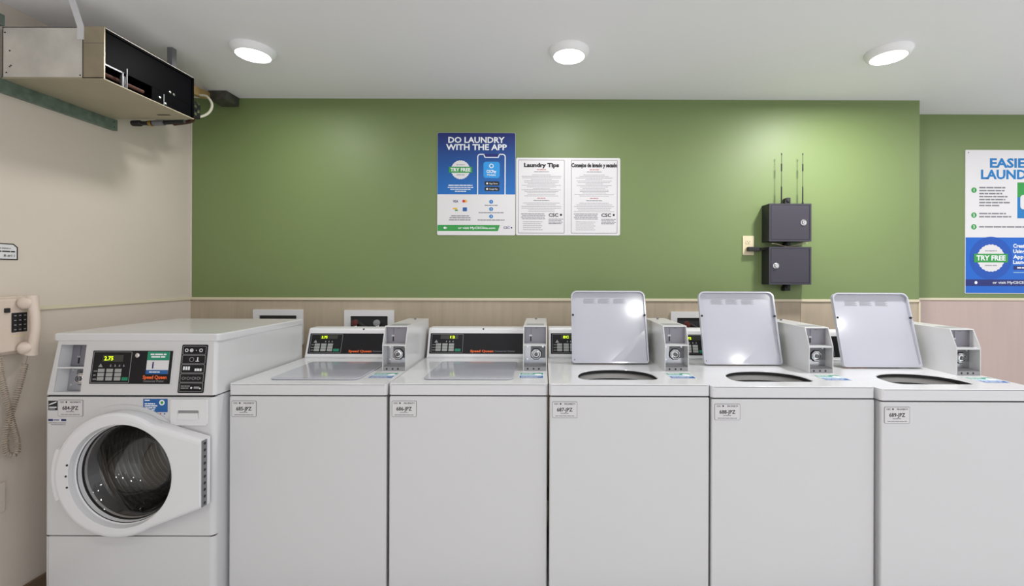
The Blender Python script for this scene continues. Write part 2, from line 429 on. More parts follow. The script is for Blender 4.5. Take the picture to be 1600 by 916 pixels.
def top_washer(X0, s, ztop, code, led, is_open, label, lean=0, hinge=.428):
    Y0 = F/s
    root = thing('top_load_washer', (X0+W/2, Y0+D/2, 0), label, 'washing machine', 'white top-loading coin washers in a row')
    O = T(-W/2, -D/2, 0)
    Z = ztop
    # cabinet with the front skin as its own panel
    b = MB(O); b.box(.004, .014, .055, W-.004, D-.01, Z-.05, 'enamel', r=.006); b.build('cabinet', root)
    b = MB(O); b.box(.002, 0, .060, W-.002, .020, Z-.0515, 'enamel_front', r=.006, seg=3); b.build('front_panel', root)
    # top deck with its opening
    b = MB(O)
    op = deck_opening()
    out = rrect(0, 0, W, D-.005, .012)
    if is_open:
        b.prism(out, Z-.006, Z, 'enamel', holes=[op])
        # rolled-down lip of the opening; its dark lower band paints the rim shadow
        for k0, k1, za, zb, mm in ((1.0, .985, Z, Z-.004, 'enamel'), (.985, .985, Z-.004, Z-.016, 'rubber')):
            A = scaled(op, k0); B = scaled(op, k1); n = len(A)
            b.raw([(x, y, za) for x, y in A] + [(x, y, zb) for x, y in B], [[i, (i+1) % n, n+(i+1) % n, n+i] for i in range(n)], mm)
    else:
        b.prism(out, Z-.006, Z, 'enamel')
    # turned-down skirt of the deck
    ins = rrect(.004, .004, W-.004, D-.009, .010)
    b.prism(out, Z-.0455, Z-.006, 'enamel', holes=[ins])
    b.box(.006, .0, Z-.008, W-.006, .012, Z+.0012, 'enamel', r=.004, seg=3)
    b.build('top_deck', root)
    b = MB(O); b.box(.010, .006, Z-.056, W-.010, D-.02, Z-.047, 'gap_dark'); b.build('seam_strip', root)  # dark strip filling the seam below the deck skirt
    if is_open:
        # tub ring and basket below the opening
        b = MB(O @ T(.302, .20, 0))
        e = lambda rx, ry, z, n=48: [(rx*math.cos(2*PI*i/n), ry*math.sin(2*PI*i/n), z) for i in range(n)]
        def band(rings, m):
            n = 48; vs_ = [p for r_ in rings for p in r_]; fs = []
            for k in range(len(rings)-1):
                for i in range(n): fs.append([k*n+i, (k+1)*n+i, (k+1)*n+(i+1) % n, k*n+(i+1) % n])
            b.raw(vs_, fs, m)
        band([e(.188, .125, Z-.014), e(.186, .122, Z-.024)], 'mid_grey')
        band([e(.186, .122, Z-.024), e(.176, .112, Z-.022), e(.172, .108, Z-.030), e(.170, .106, Z-.045)], 'tub_grey')
        band([e(.170, .106, Z-.045), e(.168, .104, Z-.066)], 'rubber')
        tg = b.build('tub_ring', root)
        b = MB(O @ T(.302, .20, 0))
        band([e(.168, .104, Z-.066), e(.19, .17, Z-.075), e(.2, .18, Z-.12), e(.2, .18, Z-.40), e(.05, .05, Z-.42), e(.001, .001, Z-.42)], 'steel')
        b.build('basket', root)
    # lid
    if is_open:
        build_lid(root, O @ T(.3125, hinge, Z+.004), math.radians(180 - 90 + lean) , True)
    else:
        build_lid(root, O @ T(.3125, hinge+.012, Z+.003), 0, False)
    # console along the back
    b = MB(O @ frame((.006, 0, 0), (0, 1, 0), (0, 0, 1)))
    prof = [(.569, Z), (.569, Z+.010), (.573, Z+.014), (.616, Z+.142), (.621, Z+.152), (.630, Z+.157), (.700, Z+.157), (.700, Z)]
    b.prism(prof, 0, .545, 'plastic_white', r=.002)
    con = b.build('console', root)
    Fc = O @ frame((.006, .5727, Z+.013), (1, 0, 0), (0, .043, .128))
    b = MB(O @ front(.306, .6205, Z+.1515)); b.lathe([(.0045, -.004), (.0045, .002), (.0001, .003)], 'rubber', seg=12); tag(b.build('screw', con), 'black screw at the top edge')
    b = MB(Fc)
    b.rect(.012, .010, .535, .122, -.001, .001, 'console_black', r=.002)
    fo, fi = rrect(.0195, .0165, .192, .117, .003), rrect(.0208, .0178, .1907, .1157, .002)
    b.outline(fo, fi, .001, .0014, 'line_grey')
    b.raw([(.036, .070, .0013), (.056, .070, .0013), (.046, .086, .0013)], [[0, 1, 2]], 'line_grey')
    for u in (.098, .116, .134): b.raw([(u, .073, .0013), (u+.007, .073, .0013), (u+.0035, .083, .0013)], [[0, 1, 2]], 'line_grey')
    for i in range(3): b.copy_lines(.026, .042, .028+.0145*i, .003, .0013, 'line_grey', seed=i)
    b.text('Speed Queen', .234, .019, .012, .0014, 'orange', w=.126, al='l', bold=.035)
    b.text('Commercial Washer', .366, .0205, .008, .0014, 'ink_grey', w=.112, al='l', bold=.01)
    cp = b.build('control_panel', root)
    b = MB(Fc); b.rect(.068, .0905, .164, .1115, .001, .0018, 'led_off', r=.001)
    u0, u1, tx = led
    b.rect(u0, .0915, u1, .1105, .0018, .0020, 'led_back')
    b.text(tx, (u0+u1)/2, .0945, .0125, .0022, 'led_on', w=(u1-u0)*.8, bold=.02)
    tag(b.build('display', cp), 'display lit with yellow-green characters')
    for r_ in range(3):
        for c_ in range(3):
            key_part(Fc, cp, 'button', .045+.0355*c_, .024+.0145*r_, .073+.0355*c_, .0365+.0145*r_, 'key_grey')
    key_part(Fc, cp, 'start_button', .150, .023, .181, .037, 'key_green', 'green start button')
    # coin box
    cx0, cx1 = .541, .653
    P = [(.255, Z), (.255, Z+.123), (.290, Z+.208), (.670, Z+.208), (.670, Z)]
    Mx = lambda x: O @ frame((x, 0, 0), (0, 1, 0), (0, 0, 1))
    b = MB(Mx(cx0)); b.prism(P, 0, .0045, 'enamel_front', r=.001)
    b.prism(P, cx1-cx0-.0045, cx1-cx0, 'enamel_front', r=.001)
    b.prism([(.310, Z), (.310, Z+.203), (.668, Z+.203), (.668, Z)], .0045, cx1-cx0-.0045, 'enamel_front')
    b.prism([(.289, Z+.203), (.291, Z+.208), (.669, Z+.208), (.669, Z+.203)], .0045, cx1-cx0-.0045, 'enamel_front')
    b.prism([(.257, Z+.117), (.258, Z+.1235), (.310, Z+.1235), (.310, Z+.117)], .0045, cx1-cx0-.0045, 'enamel_front')
    b.prism([(.254, Z), (.254, Z+.018), (.262, Z+.022), (.310, Z+.022), (.310, Z)], .0045, cx1-cx0-.0045, 'plastic_grey')
    coin = b.build('coin_box', root)
    for u in (.022, .050, .075):
        b = MB(O @ front(cx0+u, .2541, Z+.010)); b.disc(0, 0, .0042, -.001, .0008, 'rubber', seg=12); b.build('bolt_hole', coin)
    b = MB(O); b.box(cx0+.014, .315, Z+.208, cx1-.014, .385, Z+.2088, 'plastic_grey'); b.build('top_slot_plate', coin)
    b = MB(O @ T(cx0+.056, .60, Z+.208)); b.lathe([(.006, 0), (.006, .006), (.004, .009), (.0001, .009)], 'mid_grey', seg=12); b.build('top_bolt', coin)
    coin_face(coin, O @ front(cx0+.0045, .306, Z+.022), cx1-cx0-.009, .181, .098, O)
    # sticker on the deck before the coin box
    b = MB(O @ frame((.528, .105, Z+.0004), (1, 0, 0), (0, 1, 0)))
    b.rect(0, .0, .112, .105, 0, .0008, 'paper', r=.004)
    b.rect(.004, .070, .108, .100, .0008, .001, 'sticker_teal')
    b.rect(.004, .004, .108, .044, .0008, .001, 'sticker_blue')
    b.rect(.004, .047, .108, .066, .0008, .001, 'sticker_pale')
    b.disc(.085, .066, .017, .001, .0014, 'white_ink', seg=18)
    b.copy_lines(.010, .064, .088, .005, .0012, 'white_ink', seed=2); b.copy_lines(.010, .060, .077, .005, .0012, 'white_ink', seed=4)
    b.copy_lines(.010, .100, .030, .006, .0012, 'white_ink', seed=6); b.copy_lines(.010, .090, .014, .006, .0012, 'white_ink', seed=8)
    tag(b.build('deck_sticker', root), 'blue and teal sticker before the coin box')
    label_tag(root, O @ front(.013, -.0003, Z-.136), code)
    for x in (.05, W-.05):
        for y in (.06, D-.07):
            b = MB(O @ T(x, y, 0)); b.lathe([(.0001, 0), (.02, 0), (.022, .006), (.016, .02), (.008, .022), (.008, .06), (.0001, .06)], 'rubber', seg=16); b.build('levelling_foot', root)
    return root

EY = EYE
top_washer((358-848)/378, 378, EY-.451, '685-JPZ', (.072, .112, '2.75'), False,
           'white top-loading coin washer with its lid shut, right beside the front-loading washer')
top_washer((608-848)/379.5, 379.5, EY-.447, '686-JPZ', (.118, .150, '12'), False,
           'white top-loading coin washer with its lid shut, next to the first open-lidded washer')
top_washer((858.5-848)/384, 384, EY-.442, '687-JPZ', (.072, .150, 'EC  H'), True,
           'white top-loading coin washer with raised lid, leftmost of the three open ones', lean=17, hinge=.415)
W4 = top_washer((1112-848)/386, 386, EY-.446, '688-JPZ', (.072, .118, '2.75'), True,
           'white top-loading coin washer with raised lid, just below the dark wall lock boxes', lean=15, hinge=.422)
W4.scale.x = 1.014; W4.location.x += .0046
top_washer((1377-848)/391.2, 391.2, EY-.449, '689-JPZ', (.072, .118, '2.75'), True,
           'white top-loading coin washer with raised lid at the right end of the row', lean=15, hinge=.405)

# ------------------------------------------------------------------ front-load washer
def front_washer():
    s = 391; Wf, Df = .683, .65; X0, Y0 = -1.992, F/391
    root = thing('front_load_washer', (X0+Wf/2, Y0+Df/2, 0), 'white front-loading coin washer with a round glass door, in the left corner', 'washing machine')
    O = T(-Wf/2, -Df/2, 0)
    zc, uc = .588, .337; uh = uc + .022
    circ = lambda r, cx=uc, cz=zc, n=64, a0=0: [(cx+r*math.cos(2*PI*i/n+a0), cz+r*math.sin(2*PI*i/n+a0)) for i in range(n)]
    # cabinet: side, back and bottom sheets around the hollow that holds the drum
    b = MB(O @ frame((0, .02, 0), (1, 0, 0), (0, 0, 1)))
    outer, inner = rrect(.001, .05, Wf-.001, .882, .008), rrect(.008, .057, Wf-.008, .875, .004)
    b.prism(outer, -(Df-.03), 0, 'enamel', holes=[inner])
    b.prism(outer, -(Df-.02), -(Df-.03), 'enamel')
    b.build('cabinet', root)
    # front panel with rounded vertical edges and the door hole
    def bent(u0, v0, u1, v1, hole, name):
        q = MB(O @ front(0, .030, 0))
        q.prism(rrect(u0, v0, u1, v1, .004), 0, .030, 'enamel_front', holes=[hole] if hole else [])
        return q
    q = MB(O @ front(0, .030, 0))
    q.prism(rrect(.020, .3265, Wf-.020, .8795, .002), .020, .030, 'enamel_front', holes=[circ(.215, uh)])
    for (xa, xb, sg) in ((.020, .0, 1), (Wf-.020, Wf, -1)):       # quarter-round edges
        for (za, zb) in ((.3265, .8795), (.052, .3215)):
            n = 8; vs_ = []
            for i in range(n+1):
                a = PI/2*i/n; x = xa - sg*.020*math.sin(a); y = .010 + .020*math.cos(a)
                vs_ += [(x, za, y), (x, zb, y)]
            vs_ += [(xb, za, 0), (xb, zb, 0)]
            fs = [[2*i, 2*i+1, 2*i+3, 2*i+2] if sg > 0 else [2*i, 2*i+2, 2*i+3, 2*i+1] for i in range(n+1)]
            q.raw(vs_, fs, 'enamel_front')
    q.build('front_panel', root)
    q = MB(O @ front(0, .030, 0)); q.box(.020, .052, .0, Wf-.020, .3215, .030, 'enamel_front', r=.001)
    q.build('kick_panel', root)
    q = MB(O); q.box(.012, .006, .32, Wf-.012, .03, .328, 'gap_dark'); q.build('seam_strip', root)  # dark strip filling the seam above the kick panel
    q = MB(O); q.box(.012, .006, .878, Wf-.012, .03, .888, 'gap_dark'); q.build('seam_strip', root)  # dark strip filling the seam below the console
    # raised bezel behind the door, with the grip pocket on its left
    q = MB(O @ front(0, .0, 0))
    c1 = [(uc-.012+.272*math.cos(2*PI*i/64), zc+.262*math.sin(2*PI*i/64)) for i in range(64)]
    q.prism(c1, -.001, .006, 'enamel_front', holes=[circ(.215, uh)], r=0)
    q.build('door_bezel', root)
    # door: ring with a flap running to the hinge
    pts = [(uc+.242*math.cos(math.radians(a)), zc+.242*math.sin(math.radians(a))) for a in range(56, 305, 6)]
    pts += [(uc+.335, zc-.126), (uc+.335, zc+.140)]
    q = MB(O @ front(0, .0, 0))
    q.prism(pts, .008, .046, 'plastic_white', holes=[circ(.198, uh)], r=0)
    # soft outer shoulder
    def off(p, d): 
        n = len(p); r_ = []
        for i in range(n):
            a = Vector(p[i-1]); c = Vector(p[(i+1) % n]); t = (c-a).normalized(); r_.append((p[i][0]-t.y*d, p[i][1]+t.x*d))
        return r_
    prev = pts; z0 = .046; n = len(pts)
    for d, z1 in ((.003, .051), (.009, .0555), (.018, .058)):
        cur = off(pts, d)[:-2] + [(uc+.335-d*.2, zc-.126+d), (uc+.335-d*.2, zc+.140-d)]
        q.raw([(x, y, z0) for x, y in prev] + [(x, y, z1) for x, y in cur], [[i, (i+1) % n, n+(i+1) % n, n+i] for i in range(n)], 'plastic_white')
        prev, z0 = cur, z1
    q.prism(prev, .046, .058, 'plastic_white', holes=[circ(.203, uh)])
    door = q.build('door', root, angle=50)
    X = T(uh, zc, 0)
    q = MB(O @ front(0, 0, 0) @ X)
    q.lathe([(.204, .0585), (.201, .058), (.199, .050), (.197, .036), (.193, .032), (.1915, .016), (.188, .012), (.187, -.002)], 'plastic_white', seg=64)
    q.build('inner_rim', door)
    q = MB(O @ front(0, 0, 0) @ X); q.lathe([(.196, .0335), (.1925, .0335), (.192, .030), (.196, .030)], 'chrome', seg=64, close=True)
    q.lathe([(.1905, .016), (.187, .016), (.187, .008), (.1905, .008)], 'rubber', seg=64, close=True); q.build('seal', door)
    q = MB(O @ front(0, 0, 0) @ X)
    q.lathe([(.187, .010), (.181, .006), (.168, -.010), (.150, -.045), (.130, -.085), (.10, -.108), (.05, -.118), (.0005, -.120)], 'smoked_glass', seg=64)
    q.build('door_glass', door, angle=80)
    # latch pocket on the left of the ring
    q = MB(O @ front(0, 0, 0) @ X)
    a0, a1 = math.radians(158), math.radians(202); n = 12
    arc = lambda r, sw: [(r*math.cos(a0+(a1-a0)*i/n), r*math.sin(a0+(a1-a0)*i/n)) for i in (range(n+1) if sw else range(n, -1, -1))]
    q.prism(arc(.278, 1) + arc(.245, 0), .006, .050, 'plastic_white', r=.006)
    q.build('door_handle', door)
    for a in (168, 180, 192):
        q = MB(O @ front(0, 0, 0) @ X @ T(.207*math.cos(math.radians(a)), .207*math.sin(math.radians(a)), .0535)); q.lathe([(.004, 0), (.004, .0065), (.0001, .007)], 'rubber', seg=10); q.build('screw', door)
    # hinge
    q = MB(O @ front(0, 0, 0)); q.box(uc+.3345, zc-.122, .028, uc+.3375, zc+.136, .053, 'mid_grey'); hg = q.build('hinge', root)
    for i in range(10):
        q = MB(O @ frame((uc+.3375, 0, zc-.109+.0258*i), (0, 1, 0), (0, 0, 1))); q.disc(-.040, 0, .0055, 0, .0008, 'rubber', seg=10); q.build('hinge_hole', hg)
    # drum
    q = MB(O @ front(0, 0, 0) @ X)
    q.lathe([(.215, .0), (.212, -.02), (.200, -.035), (.198, -.06), (.212, -.07)], 'rubber', seg=64); q.build('door_gasket', root)
    q = MB(O @ front(0, 0, 0) @ X)
    prof = [(.212, -.07), (.245, -.085)]
    for k in range(14): prof += [(.25, -.10-.024*k), (.246, -.108-.024*k), (.25, -.116-.024*k)]
    prof += [(.25, -.45), (.235, -.47), (.18, -.46), (.12, -.47), (.06, -.455), (.0005, -.455)]
    q.lathe(prof, 'drum_steel', seg=72)
    for a in (20, 140, 260):
        ca, sa = math.cos(math.radians(a)), math.sin(math.radians(a))
        q.box(-.02, -.02, -.43, .02, .03, -.10, 'drum_steel', r=.012, X=T(.235*ca, .235*sa, 0) @ RZ(math.radians(a-90)))
    q.build('drum', root)
    # upper console: slanted face plate with a coin recess
    L = math.hypot(.028, .212)
    Fc = O @ frame((0, .002, .887), (1, 0, 0), (0, .028, .212))
    def taper(u, v): return (u + (.016*v/L)*(1-2*u/Wf), v)
    q = MB(Fc)
    hole = [(.034, .010), (.142, .010), (.142, .198), (.039, .198)]
    outer = [taper(u, v) for u, v in rrect(.010, 0, Wf-.010, L, .003)]
    q.prism(outer, -.004, .0, 'enamel_front', holes=[hole])
    # side cheeks and body behind
    def wedge(x0, x1): return None
    q2 = MB(O)
    z0, z1 = .887, 1.100
    def ring_at(z):
        t = (z-z0)/(z1-z0); xo = .016*t; yo = .002+.028*t
        return [(xo+.010, yo), (xo+.003, yo+.006), (xo, yo+.016), (xo*.3, yo+.12), (0, Df-.01), (Wf, Df-.01), (Wf-xo*.3, yo+.12), (Wf-xo, yo+.016), (Wf-xo-.003, yo+.006), (Wf-xo-.010, yo)]
    zs = [z0, z0+.07, z0+.14, z1]; vs_ = []; 
    for z in zs: vs_ += [(x, y, z) for x, y in ring_at(z)]
    fs = []
    for k in range(len(zs)-1):
        for i in range(9): fs.append([k*10+i, (k+1)*10+i, (k+1)*10+i+1, k*10+i+1])
    q2.raw(vs_, fs, 'enamel_front')
    q.M = Matrix()
    q.v += q2.v; base = len(q.v)-len(q2.v)
    k_ = q.mi('enamel_front')
    for f in q2.f: q.f.append([base+i for i in f]); q.fm.append(k_)
    con = q.build('console', root)
    # top cover
    q = MB(O @ T(0, 0, 1.098))
    q.prism([(.020, .026), (Wf-.020, .026), (Wf-.008, .032), (Wf-.004, .045), (Wf, .12), (Wf, Df), (0, Df), (0, .12), (.004, .045), (.008, .032)], 0, .032, 'enamel', r=.006, seg=3)
    q.build('top_cover', root)
    # coin recess
    q = MB(Fc)
    q.box(.030, .006, -.055, .0345, .203, -.004, 'plastic_white'); q.box(.142, .006, -.055, .1465, .203, -.004, 'plastic_white')
    q.box(.034, .198, -.055, .1425, .203, -.004, 'plastic_white'); q.box(.034, .004, -.055, .1425, .010, -.004, 'plastic_white')
    q.box(.034, .104, -.050, .1425, .109, -.001, 'plastic_white'); q.box(.034, .010, -.059, .1425, .198, -.055, 'plastic_grey')
    rec = q.build('coin_recess', root)
    coin_face(rec, Fc @ T(.036, .012, -.050), .106, .186, .096, O)
    # control panel
    q = MB(Fc)
    q.rect(.170, .038, .504, .181, 0, .002, 'enamel_front', r=.004)
    q.rect(.176, .044, .498, .175, .002, .0035, 'console_black', r=.002)
    q.outline(rrect(.180, .048, .334, .171, .003), rrect(.1815, .0495, .3325, .1695, .002), .0035, .0040, 'line_grey')
    q.raw([(.204, .110, .0038), (.222, .110, .0038), (.213, .124, .0038)], [[0, 1, 2]], 'line_grey')
    for u in (.250, .268, .286, .303): q.raw([(u, .112, .0038), (u+.007, .112, .0038), (u+.0035, .122, .0038)], [[0, 1, 2]], 'line_grey')
    for i in range(3): q.copy_lines(.188, .202, .060+.016*i, .004, .0038, 'line_grey', seed=i)
    q.text('Speed Queen', .388, .064, .0135, .0038, 'orange', w=.096, al='l', bold=.035)
    q.text('Commercial Washer', .392, .0515, .008, .0038, 'line_grey', w=.082, al='l')
    cp = q.build('control_panel', root)
    q = MB(Fc); q.rect(.218, .131, .302, .158, .0035, .0045, 'led_off', r=.001); q.rect(.221, .133, .266, .156, .0045, .0047, 'led_back')
    q.text('2.75', .2435, .137, .0155, .0049, 'led_on', w=.036, bold=.02); tag(q.build('display', cp), 'display lit with yellow-green digits')
    Fk = Fc @ T(0, 0, .0025)
    for r_ in range(3):
        for c_ in range(3):
            key_part(Fk, cp, 'button', .206+.034*c_, .057+.0165*r_, .232+.034*c_, .0705+.0165*r_, 'key_grey')
    key_part(Fk, cp, 'start_button', .305, .057, .329, .070, 'key_green', 'green start button')
    q = MB(Fc @ T(.359, .157, .0035)); q.lathe([(.009, 0), (.009, .004), (.006, .006), (.0001, .006)], 'chrome', seg=18); tag(q.build('service_lock', cp), 'small round chrome lock')
    q = MB(Fc @ T(0, 0, .0035))
    q.rect(.398, .083, .487, .172, 0, .0006, 'paper'); q.rect(.398, .137, .487, .172, .0006, .0010, 'sticker_teal'); q.rect(.398, .083, .487, .099, .0006, .0010, 'sticker_blue')
    q.copy_lines(.410, .474, .158, .006, .0012, 'white_ink', seed=1); q.copy_lines(.414, .470, .148, .006, .0012, 'white_ink', seed=2); q.copy_lines(.412, .455, .089, .004, .0012, 'white_ink', seed=3)
    q.text('1', .424, .106, .024, .0012, 'sticker_navy', bold=.03)
    tag(q.build('panel_sticker', cp), 'teal, white and blue sticker with a large 1')
    # legend plate with five cells
    q = MB(Fc)
    q.rect(.532, .009, .636, .200, 0, .002, 'console_black', r=.005)
    for k in range(5):
        v0 = .014 + .0366*k
        q.outline(rrect(.537, v0, .631, v0+.0345, .004), rrect(.5385, v0+.0015, .6295, v0+.033, .003), .002, .0025, 'line_grey')
    y = .014+.0366*4+.011
    for u in (.552, .572, .610): q.ring(u, y+.006, .007, .0045, .002, .0026, 'white_ink', seg=14)
    q.disc(.591, y+.006, .002, .002, .0026, 'white_ink', seg=8); q.disc(.572, y+.006, .003, .002, .0028, 'white_ink', seg=8)
    y = .014+.0366*3+.008
    q.ring(.576, y+.009, .0095, .0075, .002, .0026, 'line_grey', seg=12); q.rect(.592, y+.001, .606, y+.004, .002, .0026, 'white_ink'); q.rect(.598, y+.004, .602, y+.018, .002, .0026, 'white_ink')
    y = .014+.0366*2+.008
    for u in (.545, .555, .565): q.rect(u, y+.004, u+.007, y+.018, .002, .0026, 'white_ink')
    for u in (.592, .602, .612): q.rect(u, y, u+.008, y+.010, .002, .0026, 'white_ink')
    y = .014+.0366+.011
    for u in (.550, .570, .590, .610): q.ring(u, y+.005, .006, .0045, .002, .0026, 'line_grey', seg=12); q.rect(u+.009, y+.001, u+.0105, y+.010, .002, .0026, 'line_grey')
    y = .014+.010
    q.copy_lines(.544, .580, y+.010, .004, .0026, 'line_grey', seed=4); q.copy_lines(.544, .575, y+.002, .004, .0026, 'line_grey', seed=5)
    q.disc(.586, y+.005, .004, .002, .0026, 'white_ink', seg=10); q.rect(.596, y+.002, .618, y+.010, .002, .0026, 'line_grey', r=.002); q.disc(.621, y+.003, .003, .002, .0026, 'white_ink', seg=8)
    tag(q.build('legend_plate', root), 'black plate of five boxed cycle symbols')
    # detergent drawer
    q = MB(O @ front(0, 0, 0))
    pk = rrect(.540, .791, .624, .829, .004)
    q.prism(rrect(.512, .769, .657, .872, .010), -.002, .007, 'plastic_white', holes=[pk])
    q.rect(.540, .791, .624, .829, -.002, .001, 'plastic_grey')
    q.prism([(.540, .791), (.624, .791), (.621, .818), (.543, .818)], .001, .010, 'plastic_white', r=.0015)
    q.build('detergent_drawer', root)
    label_tag(root, O @ front(.058, -.0003, .802), '684-JPZ', w_=.100, h_=.066)
    q = MB(O @ front(0, -.0002, 0)); q.rect(.019, .826, .055, .864, 0, .0008, 'ink'); 
    q.raw([(.022, .850, .001), (.036, .856, .001), (.052, .861, .001), (.052, .857, .001), (.036, .851, .001), (.022, .846, .001)], [[0, 5, 4, 3, 2, 1]], 'white_ink')
    q.rect(.022, .836, .052, .840, .0008, .001, 'white_ink'); q.rect(.022, .830, .046, .832, .0008, .001, 'white_ink'); tag(q.build('energy_sticker', root), 'small black and white sticker')
    q = MB(O @ front(0, -.0002, 0)); q.rect(.019, .783, .038, .791, 0, .0006, 'sticker_navy'); q.rect(.070, .783, .090, .791, 0, .0006, 'sticker_navy'); q.rect(.038, .783, .070, .791, 0, .0006, 'paper'); q.copy_lines(.040, .068, .785, .004, .0008, 'sticker_navy', seed=2)
    q.copy_lines(.019, .090, .774, .003, .0008, 'ink_light', seed=2); q.copy_lines(.030, .090, .767, .003, .0008, 'ink_light', seed=9); tag(q.build('notice_sticker', root), 'small white sticker with two navy bars')
    q = MB(O @ front(0, -.0002, 0)); q.rect(.398, .820, .495, .873, 0, .0008, 'sticker_blue'); q.disc(.473, .858, .011, .0008, .0012, 'white_ink', seg=16); q.disc(.473, .858, .006, .0012, .0014, 'print_green', seg=12)
    for i, (a, c) in enumerate(((.020, .865), (.042, .851), (.052, .843), (.044, .835), (.040, .827))): q.copy_lines(.404, .404+a, c, .0042, .001, 'white_ink', seed=i)
    for i, c in enumerate(('ink_light', 'ink_light', 'print_red', 'print_red', 'print_red', 'sticker_blue')): q.disc(.403+.016*i, .813, .0028, 0, .0008, c, seg=8)
    tag(q.build('app_sticker', root), 'blue sticker above a row of tiny marks')
    for x in (.05, Wf-.05):
        for y in (.06, Df-.07):
            b = MB(O @ T(x, y, 0)); b.lathe([(.0001, 0), (.02, 0), (.022, .006), (.016, .02), (.008, .022), (.008, .058), (.0001, .058)], 'rubber', seg=16); b.build('levelling_foot', root)
front_washer()

# ------------------------------------------------------------------ laundry outlet boxes in the back wall
def outlet_box(x0, ztop, label, rot=0):
    w_, h_ = .304, .215
    root = thing('washer_outlet_box', (x0+w_/2, YB, ztop-h_), label, 'outlet box', 'white washer outlet boxes in the wainscot')
    O = T(-w_/2, 0, 0)
    b = MB(O @ front(0, 0, 0)); b.prism(rrect(0, 0, w_, h_, .004), 0, .010, 'plastic_white', holes=[rrect(.038, .038, w_-.038, h_-.036, .004)])
    b.rect(.034, .034, w_-.034, h_-.034, .0004, .0015, 'gap_dark'); b.build('frame', root)
    for k, u in enumerate((.085, .215)):
        b = MB(O @ front(u, 0, h_-.085)); b.tube([(0, 0, .002), (0, 0, .04), (0, -.02, .05), (0, -.07, .05)], .012, 'steel', seg=10)
        b.lathe([(.019, .045), (.019, .058), (.0001, .06)], 'valve_red' if k == 0 else 'plastic_grey', seg=14, X=T(0, .012, 0)); b.build('valve', root)
    b = MB(O @ front(0, 0, h_-.12)); b.tube([(.075, .03, .03), (.11, .045, .05), (.15, .02, .055), (.18, -.06, .05)], .011, 'rubber', seg=8); b.build('hose', root)
outlet_box(-1.769, 1.158, 'white washer outlet box directly behind the front-loading washer')
outlet_box(-1.212, 1.156, 'white washer outlet box with valves behind the leftmost top-loader')
outlet_box(.784, 1.152, 'white washer outlet box with a red valve between two raised lids')

# ------------------------------------------------------------------ signs on the green wall
def badge(b, cx, cy, r, n, m='paper'):
    pts = [(cx+(r*(1+.05*(i % 2)))*math.cos(2*PI*i/48), cy+(r*(1+.05*(i % 2)))*math.sin(2*PI*i/48)) for i in range(48)]
    b.prism(pts, n, n+.0004, m); b.copy_lines(cx-r*.45, cx+r*.45, cy+r*.50, r*.09, n+.0006, 'ink_light', seed=1); b.copy_lines(cx-r*.45, cx+r*.45, cy-r*.60, r*.09, n+.0006, 'ink_light', seed=2)
    b.rect(cx-r*1.28, cy-r*.33, cx+r*1.28, cy+r*.33, n+.0006, n+.0010, 'print_green')
    b.text('TRY FREE', cx, cy-r*.17, r*.36, n+.0012, 'white_ink', w=r*2.2, bold=.035)

b = MB(front(0, 0, 0))
b.rect(0, 0, .478, .627, .0, .003, 'paper', r=.008)
b.prism(rrect(.001, .250, .477, .626, .0005, r2=.008), .003, .0034, 'poster_gradient')
b.text('DO LAUNDRY', .239, .566, .034, .0037, 'white_ink', w=.345, bold=.028)
b.text('WITH THE APP', .239, .522, .034, .0037, 'white_ink', w=.372, bold=.028)
badge(b, .142, .400, .056, .0034)
for i, (a, c) in enumerate(((.074, .302), (.078, .290), (.062, .278), (.034, .266))): b.copy_lines(.142-a, .142+a, c, .0045 if i else .006, .0038, 'white_ink', seed=i)
ph = [(.244, .250), (.244, .480)] + [(.262-.018*math.cos(t*PI/8), .480+.018*math.sin(t*PI/8)) for t in range(1, 5)] + [(.400+.018*math.sin(t*PI/8), .480+.018*math.cos(t*PI/8)) for t in range(0, 5)] + [(.418, .250)]
pi_ = [(.412, .250), (.412, .480)] + [(.400+.012*math.cos(t*PI/8), .480+.012*math.sin(t*PI/8)) for t in range(1, 5)] + [(.262-.012*math.sin(t*PI/8), .480+.012*math.cos(t*PI/8)) for t in range(0, 5)] + [(.250, .250)]
b.prism(ph+pi_, .0034, .0038, 'white_ink')
b.prism([(.280, .495), (.384, .495), (.374, .474), (.290, .474)], .0034, .0038, 'white_ink'); b.prism([(.286, .498), (.378, .498), (.370, .479), (.294, .479)], .0038, .0042, 'print_navy')
b.rect(.282, .350, .382, .450, .0034, .0038, 'print_sky', r=.016); b.ring(.331, .424, .014, .009, .0038, .0042, 'white_ink', seg=16)
b.text('CSCPay', .331, .382, .017, .0041, 'white_ink', w=.060, bold=.03); b.text('Mobile', .331, .363, .012, .0041, 'white_ink', w=.052, bold=.01)
for v, t in ((.304, 'App Store'), (.270, 'Google Play')):
    b.rect(.290, v, .380, v+.026, .0034, .0038, 'ink', r=.008); b.disc(.305, v+.013, .006, .0038, .0041, 'white_ink', seg=10); b.text(t, .344, v+.008, .010, .0041, 'white_ink', w=.052)
b.text('VISA', .112, .200, .014, .0033, 'print_navy', w=.034, bold=.03)
b.disc(.162, .208, .009, .003, .0035, 'print_red', seg=16); b.disc(.174, .208, .009, .003, .0034, 'print_yellow', seg=16)
b.copy_lines(.096, .130, .158, .009, .0033, 'print_yellow', seed=3); b.rect(.156, .146, .182, .170, .003, .0034, 'sticker_blue', r=.003); b.copy_lines(.108, .126, .148, .008, .0033, 'print_green', seed=8)
for i, (a, c) in enumerate(((.055, .115), (.064, .103), (.068, .090))): b.copy_lines(.140-a, .140+a, c, .0055, .0033, 'ink_grey', seed=i+20)
